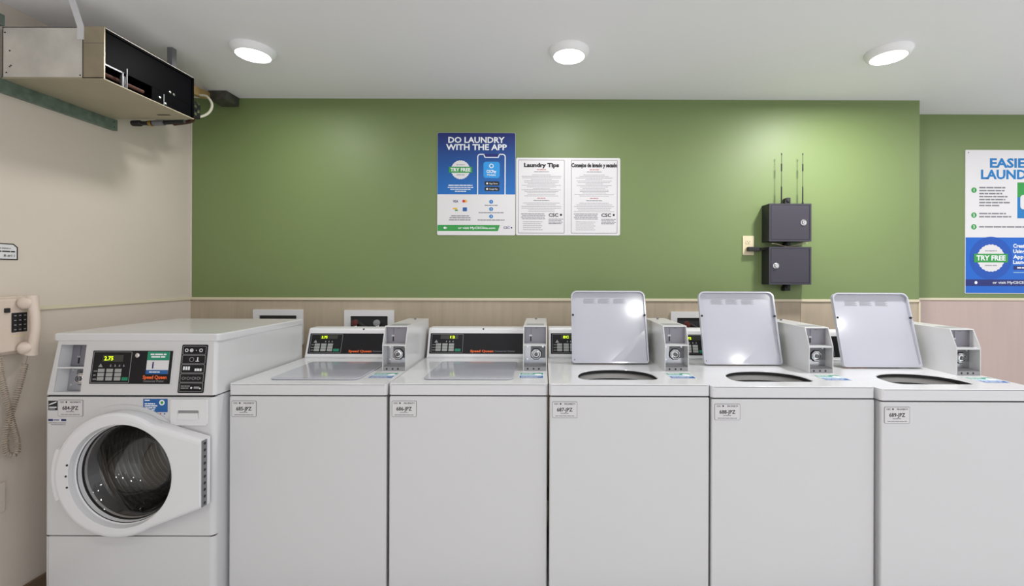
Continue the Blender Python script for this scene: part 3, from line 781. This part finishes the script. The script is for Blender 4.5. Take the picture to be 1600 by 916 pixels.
for i, (a, c) in enumerate(((.040, .205), (.076, .160), (.082, .115))):
    b.disc(.330, c, .012, .003, .0034, 'title_blue', seg=18); b.copy_lines(.330-a, .330+a, c-.025, .0055, .0033, 'ink_grey', seed=i+30)
    b.text(str(i+1), .330, c-.006, .012, .0036, 'white_ink')
b.prism([(.002, .025), (.371, .025), (.384, .062), (.002, .062)], .003, .0034, 'print_green')
b.disc(.046, .044, .007, .0034, .0037, 'white_ink', seg=12); b.prism([(.050, .037), (.062, .044), (.050, .051)], .0034, .0037, 'white_ink')
b.text('or visit MyCSCSite.com', .128, .038, .013, .0037, 'white_ink', w=.228, al='l', bold=.02)
b.text('CSC', .405, .040, .013, .0033, 'print_navy', w=.040, al='l', bold=.03); b.disc(.455, .046, .005, .003, .0034, 'print_navy', seg=10)
o = b.build('wall_poster'); o.location = ((683-848)/255, YB, 1.617)
tag(o, 'blue and white poster headed DO LAUNDRY WITH THE APP on the green wall', 'poster')

def tips(b, u0, title, serif_w, seed):
    u1 = u0+.304; w0 = .010
    b.outline(rrect(u0+w0, .012, u1-w0, .462, .006), rrect(u0+w0+.003, .015, u1-w0-.003, .459, .004), .003, .0033, 'ink_grey')
    c = (u0+u1)/2
    b.text(title, c, .418, .023, .0035, 'ink', w=serif_w, bold=.055)
    rn = random.Random(seed)
    b.copy_lines(c-.028, c+.028, .399, .005, .0033, 'ink_red', seed=seed); b.copy_lines(c-.045, c+.045, .386, .0045, .0033, 'ink_grey', seed=seed+1)
    v = .368
    for i in range(15):
        a = rn.uniform(.085, .128) if i % 3 else rn.uniform(.05, .1)
        b.copy_lines(c-a, c+a, v, .0032, .0033, 'ink_light', seed=seed+i+3); v -= .0092
    b.copy_lines(c-.025, c+.025, .224, .005, .0033, 'ink_red', seed=seed+40); b.copy_lines(c-.048, c+.048, .210, .0045, .0033, 'ink_grey', seed=seed+41)
    v = .196
    for i in range(6):
        a = rn.uniform(.08, .125); b.copy_lines(c-a, c+a, v, .0032, .0033, 'ink_light', seed=seed+i+50); v -= .0105
    for i in range(4): b.copy_lines(u0+.028+.006*(i % 2), u0+.175, .128-.010*i, .0045, .0033, 'ink_grey', seed=seed+i+60)
    for i in range(5): b.copy_lines(u0+.040, u0+.160-.01*(i % 2), .080-.012*i, .0035, .0033, 'ink_light', seed=seed+i+70)
    b.text('CSC', u0+.196, .114, .020, .0035, 'ink', w=.060, al='l', bold=.03); b.disc(u0+.272, .125, .007, .003, .0034, 'ink', seg=12)
    for i in range(4): b.copy_lines(u0+.196, u0+.285-.01*(i % 2), .096-.009*i, .0045, .0033, 'ink_grey', seed=seed+i+80)
b = MB(front(0, 0, 0))
b.rect(0, 0, .637, .474, 0, .003, 'paper', r=.010)
b.rect(.3165, .001, .3195, .473, .003, .0032, 'label_metal')
tips(b, .003, 'Laundry Tips', .215, 1); tips(b, .326, 'Consejos de lavado y secado', .280, 7)
o = b.build('instruction_sign'); o.location = ((806-848)/255, YB, 1.618)
tag(o, 'white two-panel sign headed Laundry Tips with its Spanish version, right of the blue poster', 'sign')

b = MB(front(0, 0, 0))
w_, h_ = .62, .953
b.rect(0, 0, w_, h_, 0, .004, 'paper', r=.004)
b.rect(.003, .003, w_-.003, .372, .004, .0043, 'print_blue'); b.disc(.170, .235, .142, .0043, .0045, 'print_deep', seg=48)
b.text('EASIER', .162, .838, .058, .0045, 'title_blue', w=.300, al='l', bold=.035)
b.text('LAUNDRY', .103, .762, .058, .0045, 'title_blue', w=.418, al='l', bold=.035)
for i, c in enumerate((.686, .520, .442)):
    b.disc(.057, c, .018, .004, .0044, 'print_green', seg=20); b.text(str(i+1), .057, c-.009, .018, .0047, 'white_ink', bold=.02)
for i, a in enumerate((.245, .240, .225, .260, .245, .275, .205)): b.copy_lines(.092, a+.02, .698-.0198*i, .0095, .0043, 'ink_grey', seed=i+5)
for i, a in enumerate((.25, .285)): b.copy_lines(.092, a+.02, .526-.021*i, .0095, .0043, 'ink_grey', seed=i+15)
b.copy_lines(.092, .56, .438, .0095, .0043, 'ink_grey', seed=25)
b.rect(.345, .640, .56, .738, .004, .0044, 'print_green'); b.rect(.345, .500, .56, .640, .004, .0044, 'title_blue'); b.rect(.365, .560, .54, .655, .0044, .0048, 'paper', r=.02)
badge(b, .170, .235, .088, .0046)
for i, t in enumerate(('Create an Account', 'Using the Mobile', 'App and Start', 'Laundry Today')): b.text(t, .318, .305-.036*i, .024, .0047, 'white_ink', al='l', bold=.035, w=.25-.01*i)
b.rect(.320, .158, .46, .184, .0043, .0046, 'print_navy', r=.006); b.copy_lines(.345, .44, .167, .009, .0048, 'white_ink', seed=3)
b.copy_lines(.320, .56, .138, .004, .0047, 'sticker_pale', seed=4)
b.rect(.003, .050, w_-.003, .093, .0043, .0046, 'print_navy'); b.disc(.072, .072, .010, .0046, .0048, 'white_ink', seg=12)
b.text('or visit MyCSCSite.com', .182, .066, .015, .0049, 'white_ink', w=.30, al='l', bold=.02)
b.disc(.020, .935, .004, .004, .005, 'ink_grey', seg=10)
o = b.build('instruction_sign'); o.location = ((1507-848)/235, YR, 1.262)
tag(o, 'large blue and white sign headed EASIER LAUNDRY on the set-back wall at the right', 'sign')

# ------------------------------------------------------------------ lock boxes, antennas, outlet
def lock_box(z0, z1, lock_u, label):
    w_ = .250; h_ = z1-z0; dp = .090
    root = thing('lock_box', (1.341+w_/2, YB, z0), label, 'metal box', 'two dark metal lock boxes')
    O = T(-w_/2, 0, 0)
    b = MB(O @ front(0, 0, 0))
    b.prism(rrect(0, 0, w_, h_, .003), 0, dp-.004, 'cabinet_dark', r=.0015)
    b.prism(rrect(0, 0, w_, h_, .003), dp-.004, dp, 'cabinet_purple', holes=[rrect(.010, .010, w_-.010, h_-.010, .002)])
    b.build('housing', root)
    b = MB(O @ front(0, 0, 0)); b.prism(rrect(.012, .012, w_-.012, h_-.012, .002), dp-.0042, dp-.0005, 'cabinet_purple', r=.001); d = b.build('door', root)
    b = MB(O @ front(lock_u, 0, h_*.50) @ T(0, 0, dp-.0005)); b.lathe([(.0185, 0), (.0175, .003), (.013, .004), (.0115, .010), (.009, .012), (.0001, .012)], 'chrome', seg=24)
    b.rect(-.0012, -.005, .0012, .005, .012, .0124, 'rubber'); tag(b.build('lock', d), 'round chrome cam lock')
    return root
lock_box(1.578, 1.803, .203, 'dark purple-grey metal lock box with its lock at the right, upper of the two')
lock_box(1.322, 1.546, .040, 'dark purple-grey metal lock box with its lock at the left, lower of the two')
# mounting post behind the two boxes
b = MB(front(1.475, YB, 0))
for z0, z1 in ((1.803, 1.846), (1.546, 1.578), (1.284, 1.322)):
    b.prism([(-.016, z0), (.018, z0), (.018, z1), (-.004, z1), (-.016, z1-.020)], .002, .045, 'rubber', r=.002)
    b.lathe([(.011, .045), (.010, .050), (.0001, .051)], 'rubber', seg=12, X=T(.003, (z0+z1)/2+.004, 0))
o = b.build('mounting_bracket'); o.location = (0, 0, 0)
tag(o, 'black mounting bracket showing above, between and below the dark lock boxes', 'bracket')
for x, side in ((1.437, 'left'), (1.565, 'right')):
    z0 = 1.8035; yy = YB-.045
    b = MB(T(0, 0, 0)); h_ = .310
    b.tube([(0, 0, 0), (0, 0, .012)], .006, 'rubber', seg=10)
    b.tube([(0, 0, .012), (0, 0, .105), (0, 0, .112), (0, 0, .200), (0, 0, .203), (0, 0, .245), (0, 0, .248), (0, 0, .298), (0, 0, .300), (0, 0, h_)],
           [.0040, .0036, .0018, .0016, .0038, .0038, .0016, .0015, .0032, .0028], 'rubber', seg=8)
    o = b.build('antenna'); o.location = (x, yy, z0)
    tag(o, f'thin black whip antenna on top of the upper lock box, the {side} one of two', 'antenna', 'whip antennas')
root = thing('wall_outlet', (1.257, YB, 1.500), 'ivory wall outlet with a black plug, left of the dark lock boxes', 'outlet')
b = MB(front(0, 0, 0)); b.prism(rrect(-.034, 0, .034, .118, .004), 0, .006, 'ivory', r=.0015); 
for v in (.036, .082): b.prism(rrect(-.017, v-.014, .017, v+.014, .010), .006, .008, 'ivory')
for v in (.082,):
    b.rect(-.008, v-.004, -.006, v+.006, .008, .0084, 'rubber'); b.rect(.006, v-.004, .008, v+.006, .008, .0084, 'rubber'); b.disc(0, v-.008, .0028, .008, .0084, 'rubber', seg=8)
b.build('cover_plate', root)
b = MB(front(1.257, YB, 1.536)); b.box(-.014, -.013, .009, .055, .013, .040, 'rubber', r=.004); b.tube([(.05, 0, .025), (.084, .0, .03)], .008, 'rubber')
o = b.build('power_plug'); tag(o, 'black power plug in the ivory outlet, leading into the lock boxes', 'plug')
b = MB(); pts = []
for i in range(25):
    t = i/24; pts.append((1.36+.21*t, YB-.085+.03*math.sin(t*PI), 1.566-.012*math.sin(t*PI)+.004*math.sin(t*9)))
b.tube(pts, .0028, 'phone_cord', seg=6)
o = b.build('cable'); tag(o, 'thin beige cable sagging in the gap between the two lock boxes', 'cable')

# ------------------------------------------------------------------ air unit on the left wall
ux0, ux1, uy0, uy1, uz0, uz1 = -2.134, -1.732, 1.742, 2.190, 2.143, 2.345
root = thing('fan_coil_unit', ((ux0+ux1)/2, (uy0+uy1)/2, uz0), 'sheet-metal air conditioning unit with a black side, hung under the ceiling in the left corner', 'air conditioner')
O = T(-(ux0+ux1)/2, -(uy0+uy1)/2, -uz0)
b = MB(O)
b.box(ux0, uy0, uz0+.002, ux1-.083, uy0+.003, uz1, 'galv'); b.box(ux1-.083, uy0-.001, uz0, ux1, uy0+.003, uz1+.002, 'galv_warm')
b.box(ux0, uy1-.003, uz0, ux1, uy1, uz1, 'galv'); b.box(ux0, uy0, uz0, ux0+.003, uy1, uz1, 'galv')
b.box(ux0, uy0, uz1-.003, ux1, uy1, uz1, 'galv'); b.build('housing', root)
b = MB(O); b.box(ux0, uy0-.001, uz0-.003, ux1, uy1, uz0, 'unit_bottom'); b.box(ux0, uy0-.001, uz0, ux1-.002, uy0+.0005, uz0+.004, 'unit_bottom')
b.box(-1.86, 2.125, uz0-.004, -1.80, 2.135, uz0-.003, 'rubber'); b.build('bottom_panel', root)
b = MB(O @ front(0, 0, 0)); b.rect(ux1-.0835, uz0+.138, ux1, uz0+.1395, -uy0+.001, -uy0+.0018, 'mid_grey'); b.rect(ux1-.0845, uz0, ux1-.0825, uz1, -uy0+.0005, -uy0+.0022, 'gap_dark')
b.build('seam', root)
for x, z in ((-2.105, uz0+.045), (-2.118, uz0+.022), (-2.105, uz0+.108), (-2.10, uz0+.05), (ux1-.095, uz0+.012), (ux1-.088, uz0+.19), (ux0+.01, uz0+.18)):
    q = MB(O @ front(x, uy0, z)); q.lathe([(.003, 0), (.0026, .0015), (.0001, .002)], 'gap_dark', seg=8); q.build('screw', root)
# black side: upper board, lower window, back inside
b = MB(O); b.box(ux1-.012, uy0+.003, uz0+.062, ux1-.006, uy1-.003, uz1-.003, 'unit_black')
b.box(ux1-.012, uy0+.22, uz0, ux1-.007, uy1-.003, uz0+.064, 'unit_black'); b.box(ux1-.10, uy0+.003, uz0, ux1-.09, uy1-.003, uz1-.003, 'unit_black')
b.box(ux1-.006, uy0+.003, uz1-.012, ux1, uy1, uz1-.002, 'unit_black'); b.box(ux1-.006, uy1-.010, uz0, ux1, uy1, uz1-.002, 'unit_black')
b.build('side_panel', root)
b = MB(O); b.box(ux1-.008, uy0+.003, uz0+.056, ux1-.003, uy0+.082, uz0+.062, 'mid_grey'); b.box(ux1-.008, uy0+.078, uz0, ux1-.003, uy0+.084, uz0+.062, 'mid_grey')
b.box(ux1-.008, uy0+.098, uz0+.0, ux1-.004, uy0+.102, uz0+.085, 'mid_grey')
tag(b.build('window_frame', root), 'grey strip framing the lower opening')
b = MB(O)
for k in range(9): b.box(ux1-.09, uy0+.086+.004*k, uz0+.004, ux1-.02, uy0+.087+.004*k, uz0+.06, 'steel')
b.tube([(ux1-.03, uy0+.02, uz0+.03), (ux1-.03, uy0+.20, uz0+.03)], .008, 'copper'); b.build('coil', root)
for y, z in ((2.00, .028), (2.03, .012), (2.055, .075), (2.075, .072)):
    b = MB(O @ frame((ux1-.007, y, uz0+z), (0, 1, 0), (0, 0, 1))); b.lathe([(.006, 0), (.006, .004), (.0001, .006)], 'chrome', seg=12); b.build('bolt', root)
b = MB(O); b.tube([(ux1-.002, 2.018, uz0+.0), (ux1-.002, 2.018, uz0+.05)], .002, 'steel'); b.build('latch_wire', root)
# hangers up to the ceiling
b = MB(O); b.box(-1.836, uy0-.004, uz1-.05, -1.811, uy0-.001, uz1, 'plastic_white')
b.raw([(-1.836, uy0-.004, uz1), (-1.811, uy0-.004, uz1), (-1.838, uy0-.012, CEIL), (-1.864, uy0-.012, CEIL), (-1.836, uy0-.001, uz1), (-1.811, uy0-.001, uz1), (-1.838, uy0-.009, CEIL), (-1.864, uy0-.009, CEIL)],
      [[0, 1, 2, 3], [7, 6, 5, 4], [0, 3, 7, 4], [1, 5, 6, 2]], 'plastic_white'); tag(b.build('hanger_strap', root), 'pale strap running up to the ceiling')
b = MB(O); b.box(-1.79, 2.10, uz1, -1.765, 2.125, CEIL, 'mid_grey', r=.001); b.build('hanger_rod', root)
# piping and wiring at the far end
b = MB(O); b.box(-1.95, 2.191, 2.19, -1.85, 2.30, 2.300, 'box_metal', r=.004); b.box(-1.95, 2.30, 2.205, -1.845, 2.38, 2.290, 'rubber', r=.006)
for k in range(4): b.tube([(-1.845, 2.32+.02*(k%2), 2.215+.02*k), (-1.826, 2.32+.02*(k%2), 2.215+.02*k)], .008, 'chrome', seg=8)
b.build('valve_assembly', root)
b = MB(O); b.tube([(-2.06, 2.215, 2.128), (-2.02, 2.215, 2.128), (-2.015, 2.215, 2.128), (-1.99, 2.215, 2.128), (-1.985, 2.215, 2.128), (-1.80, 2.215, 2.137)], [.014, .015, .010, .010, .012, .009], 'rubber', seg=10)
b.tube([(-1.975, 2.215, 2.128), (-1.96, 2.215, 2.128)], .0145, 'brass', seg=10); b.tube([(-1.955, 2.215, 2.129), (-1.90, 2.215, 2.131)], .0135, 'mid_grey', seg=10)
b.build('drain_pipe', root)
def pp(px, py, Y):
    s = F/Y; return ((px-848)/s, Y, EYE+(431-py-1.8)/s)
def smooth(pts, n=8):
    P = [Vector(p) for p in pts]; out = []
    for i in range(len(P)-1):
        a = P[max(i-1, 0)]; b_ = P[i]; c = P[i+1]; d = P[min(i+2, len(P)-1)]
        for k in range(n):
            t = k/n; out.append(.5*((2*b_) + (c-a)*t + (2*a-5*b_+4*c-d)*t*t + (3*b_-a-3*c+d)*t**3))
    out.append(P[-1]); return out
b = MB(O); b.tube(smooth([(-1.882, 2.42, 2.355), (-1.842, 2.42, 2.345), (-1.815, 2.42, 2.30), (-1.830, 2.41, 2.25), (-1.87, 2.38, 2.215), (-1.93, 2.34, 2.190), (-2.00, 2.28, 2.165)]), .0065, 'cable_white', seg=8)
tag(b.build('cable', root), 'white looped cable')
b = MB(O); b.tube(smooth([(-1.80, 2.20, 2.20), (-1.815, 2.28, 2.19), (-1.86, 2.33, 2.18), (-1.95, 2.33, 2.165)]), .010, 'copper', seg=8); b.build('copper_pipe', root)
b = MB(O)
b.raw([(-1.83, 2.192, 2.335), (-1.79, 2.192, 2.335), (-1.955, 2.59, 2.437), (-1.99, 2.59, 2.437), (-1.83, 2.192, 2.285), (-1.79, 2.192, 2.285), (-1.955, 2.59, 2.400), (-1.99, 2.59, 2.400)],
      [[0, 1, 2, 3], [7, 6, 5, 4], [1, 5, 6, 2], [0, 3, 7, 4], [0, 4, 5, 1], [3, 2, 6, 7]], 'wood'); tag(b.build('conduit', root), 'tan conduit leading to the dark box in the corner')
# strut rails on the wall
def strut(y0, y1, z0, z1, label):
    b = MB(T(0, 0, 0)); h_ = z1-z0
    b.box(0, 0, 0, .003, y1-y0, h_, 'strut'); b.box(.003, 0, 0, .022, y1-y0, .003, 'strut'); b.box(.003, 0, h_-.003, .022, y1-y0, h_, 'strut'); b.box(.019, 0, .003, .022, y1-y0, h_-.003, 'strut')
    q = MB(frame((.0225, y1-y0-.02, h_*.5), (0, 1, 0), (0, 0, 1))); 
    for v in (-.013, .013): b.lathe([(.003, 0), (.0001, .0005)], 'rubber', seg=10, X=frame((.0222, y1-y0-.018, h_/2+v), (0, 1, 0), (0, 0, 1)))
    o = b.build('strut_rail'); o.location = (XL, y0, z0); tag(o, label, 'rail', 'galvanised strut rails')
strut(.6, 2.215, 2.089, 2.142, 'grey-green metal strut rail on the wall directly below the air unit')
strut(.6, 1.75, 2.352, 2.395, 'grey-green metal strut rail on the wall near the ceiling, above the air unit')
# junction box in the corner
b = MB(T(0, 0, 0)); b.box(-.0515, -.056, 0, .0515, .056, .054, 'box_metal', r=.003); b.box(-.054, -.058, .046, .054, .056, .0538, 'box_metal', r=.001)
b.tube([(-.08, -.03, .03), (-.05, -.03, .03)], .010, 'rubber')
o = b.build('junction_box'); o.location = (-1.9145, YB-.0565, CEIL-.0545); tag(o, 'dark metal junction box where the green wall meets the ceiling', 'junction box')

# ------------------------------------------------------------------ ceiling lights
for k, (x, y) in enumerate(LIGHTS + REAR):
    names = ('above the leftmost washers, nearest the air unit', 'in the middle, above the wall signs', 'at the right, above the dark lock boxes')
    lb = f'round white recessed ceiling light {names[k]}' if k < 3 else 'round white recessed ceiling light out of the picture behind the viewer'
    root = thing('ceiling_light', (x, y, CEIL), lb, 'ceiling light', 'round ceiling lights')
    b = MB(); b.lathe([(.097, 0), (.097, -.005), (.094, -.012), (.088, -.022), (.082, -.029), (.078, -.031), (.074, -.031), (.073, -.027)], 'fixture_white', seg=48, X=Matrix.Scale(1, 4)); b.build('trim_ring', root)
    b = MB(); b.lathe([(.0735, -.027), (.071, -.031), (.060, -.0325), (.0005, -.033)], 'lens', seg=48); b.build('lens', root)

# ------------------------------------------------------------------ wall phone
PZ = 1.165
root = thing('wall_phone', (XL, 1.76, PZ-.115), 'beige push-button wall phone at the left edge, over a coiled cord', 'telephone')
O = T(-XL, -1.76, -(PZ-.115))
def wallf(x, y, z): return frame((x, y, z), (0, 1, 0), (0, 0, 1))       # on the left wall: u along +Y, v up, n into the room
b = MB(O @ wallf(XL, 1.675, PZ-.115))
b.prism(rrect(0, 0, .170, .230, .022), .001, .040, 'phone', r=.006, seg=3); b.prism(rrect(.008, .010, .155, .222, .02), .036, .058, 'phone', r=.008, seg=3)
b.build('body', root)
b = MB(O @ wallf(XL+.058, 1.675, PZ-.115)); b.rect(.070, .088, .122, .165, 0, .002, 'rubber', r=.002); kp = b.build('keypad', root)
for r_ in range(4):
    for c_ in range(3):
        b = MB(O @ wallf(XL+.060, 1.675, PZ-.115)); u, v = .0725+.0165*c_, .091+.0185*r_
        b.rect(u, v, u+.0135, v+.0145, 0, .002, 'ink', r=.002); b.copy_lines(u+.003, u+.011, v+.006, .003, .0023, 'key_grey', seed=r_*3+c_); b.build('button', kp)
b = MB(O @ wallf(XL+.058, 1.675, PZ-.115)); b.rect(.046, .168, .062, .186, 0, .006, 'cabinet_dark', r=.002); b.build('hook_switch', root)
b = MB(O @ wallf(XL+.058, 1.675, PZ-.115)); b.rect(.072, .071, .120, .076, 0, .002, 'ivory', r=.001); b.build('card_slot', root)
# handset: handle arched away from the body, ear and mouth ends turned in to it
pts, rad = [], []
for i in range(15):
    t = i/14; v = -.006+.236*t
    pts.append((.118, v, .082 + .016*math.sin(t*PI))); rad.append(.0155 + .006*(abs(2*t-1)**4))
b = MB(O @ wallf(XL, 1.675, PZ-.115)); b.tube(pts, rad, 'phone', seg=14)
for v in (.022, .204): b.lathe([(.0001, .060), (.022, .060), (.027, .066), (.027, .076), (.020, .092), (.008, .098), (.0001, .098)], 'phone', seg=20, X=T(.108, v, 0))
b.build('handset', root, angle=60)
# coiled cord hanging from the handset and back to the body
Xc = XL+.035
path = smooth([(Xc+.03, 1.795, 1.050), (Xc+.02, 1.795, 1.005), (Xc+.010, 1.79, .94), (Xc, 1.775, .85), (Xc, 1.755, .78), (Xc, 1.745, .71), (Xc, 1.752, .655), (Xc+.012, 1.772, .650), (Xc+.010, 1.775, .70),
               (Xc+.006, 1.762, .78), (Xc+.004, 1.748, .86), (Xc+.004, 1.735, .93), (Xc+.006, 1.722, 1.0), (Xc+.010, 1.715, 1.050)], n=30)
pts = []; L = 0
for i in range(len(path)-1):
    p, q = path[i], path[i+1]; t = (q-p)
    for k in range(8):
        f = k/8; c = p + t*f; L += t.length/8
        tn = t.normalized(); n1 = tn.cross(Vector((0, 1, .2))).normalized(); n2 = tn.cross(n1)
        first = L < .045; rr = .0 if first else .0085
        a = L/.0088*2*PI; pts.append(c + n1*math.cos(a)*rr + n2*math.sin(a)*rr)
b = MB(); b.tube(pts, .0021, 'phone_cord', seg=5)
o = b.build('handset_cord'); o.parent = root; o.location = (-XL, -1.76, -(PZ-.115)); o['label'] = 'long coiled beige cord with a tangled end'

# small things on the left wall
b = MB(front(0, 0, 0)); b.M = wallf(0, 0, 0)
out = [(0, 0), (.155, 0), (.155, .052), (.140, .066), (.015, .066), (0, .052)]
inn = [(.004, .004), (.151, .004), (.151, .050), (.138, .062), (.017, .062), (.004, .050)]
b.prism(out, 0, .003, 'paper'); b.outline(out, inn, .003, .0036, 'ink'); b.copy_lines(.02, .13, .044, .004, .0036, 'ink_grey', seed=4); b.copy_lines(.012, .145, .031, .005, .0036, 'ink', seed=2); b.text('8-#11', .125, .012, .010, .0038, 'ink', w=.036, al='c')
o = b.build('wall_notice'); o.location = (XL, 1.657, 1.427); tag(o, 'small cream notice with a thin black border on the wall above the phone', 'sign')
b = MB(wallf(0, 0, 0)); b.prism(rrect(0, 0, .075, .118, .006), 0, .007, 'cream_paint', r=.002); 
for v in (.03, .088): b.lathe([(.003, .007), (.0001, .008)], 'rail', seg=8, X=T(.0375, v, 0))
o = b.build('blank_cover_plate'); o.location = (XL, 1.695, .420); tag(o, 'cream blank cover plate low on the left wall below the phone cord', 'cover plate')
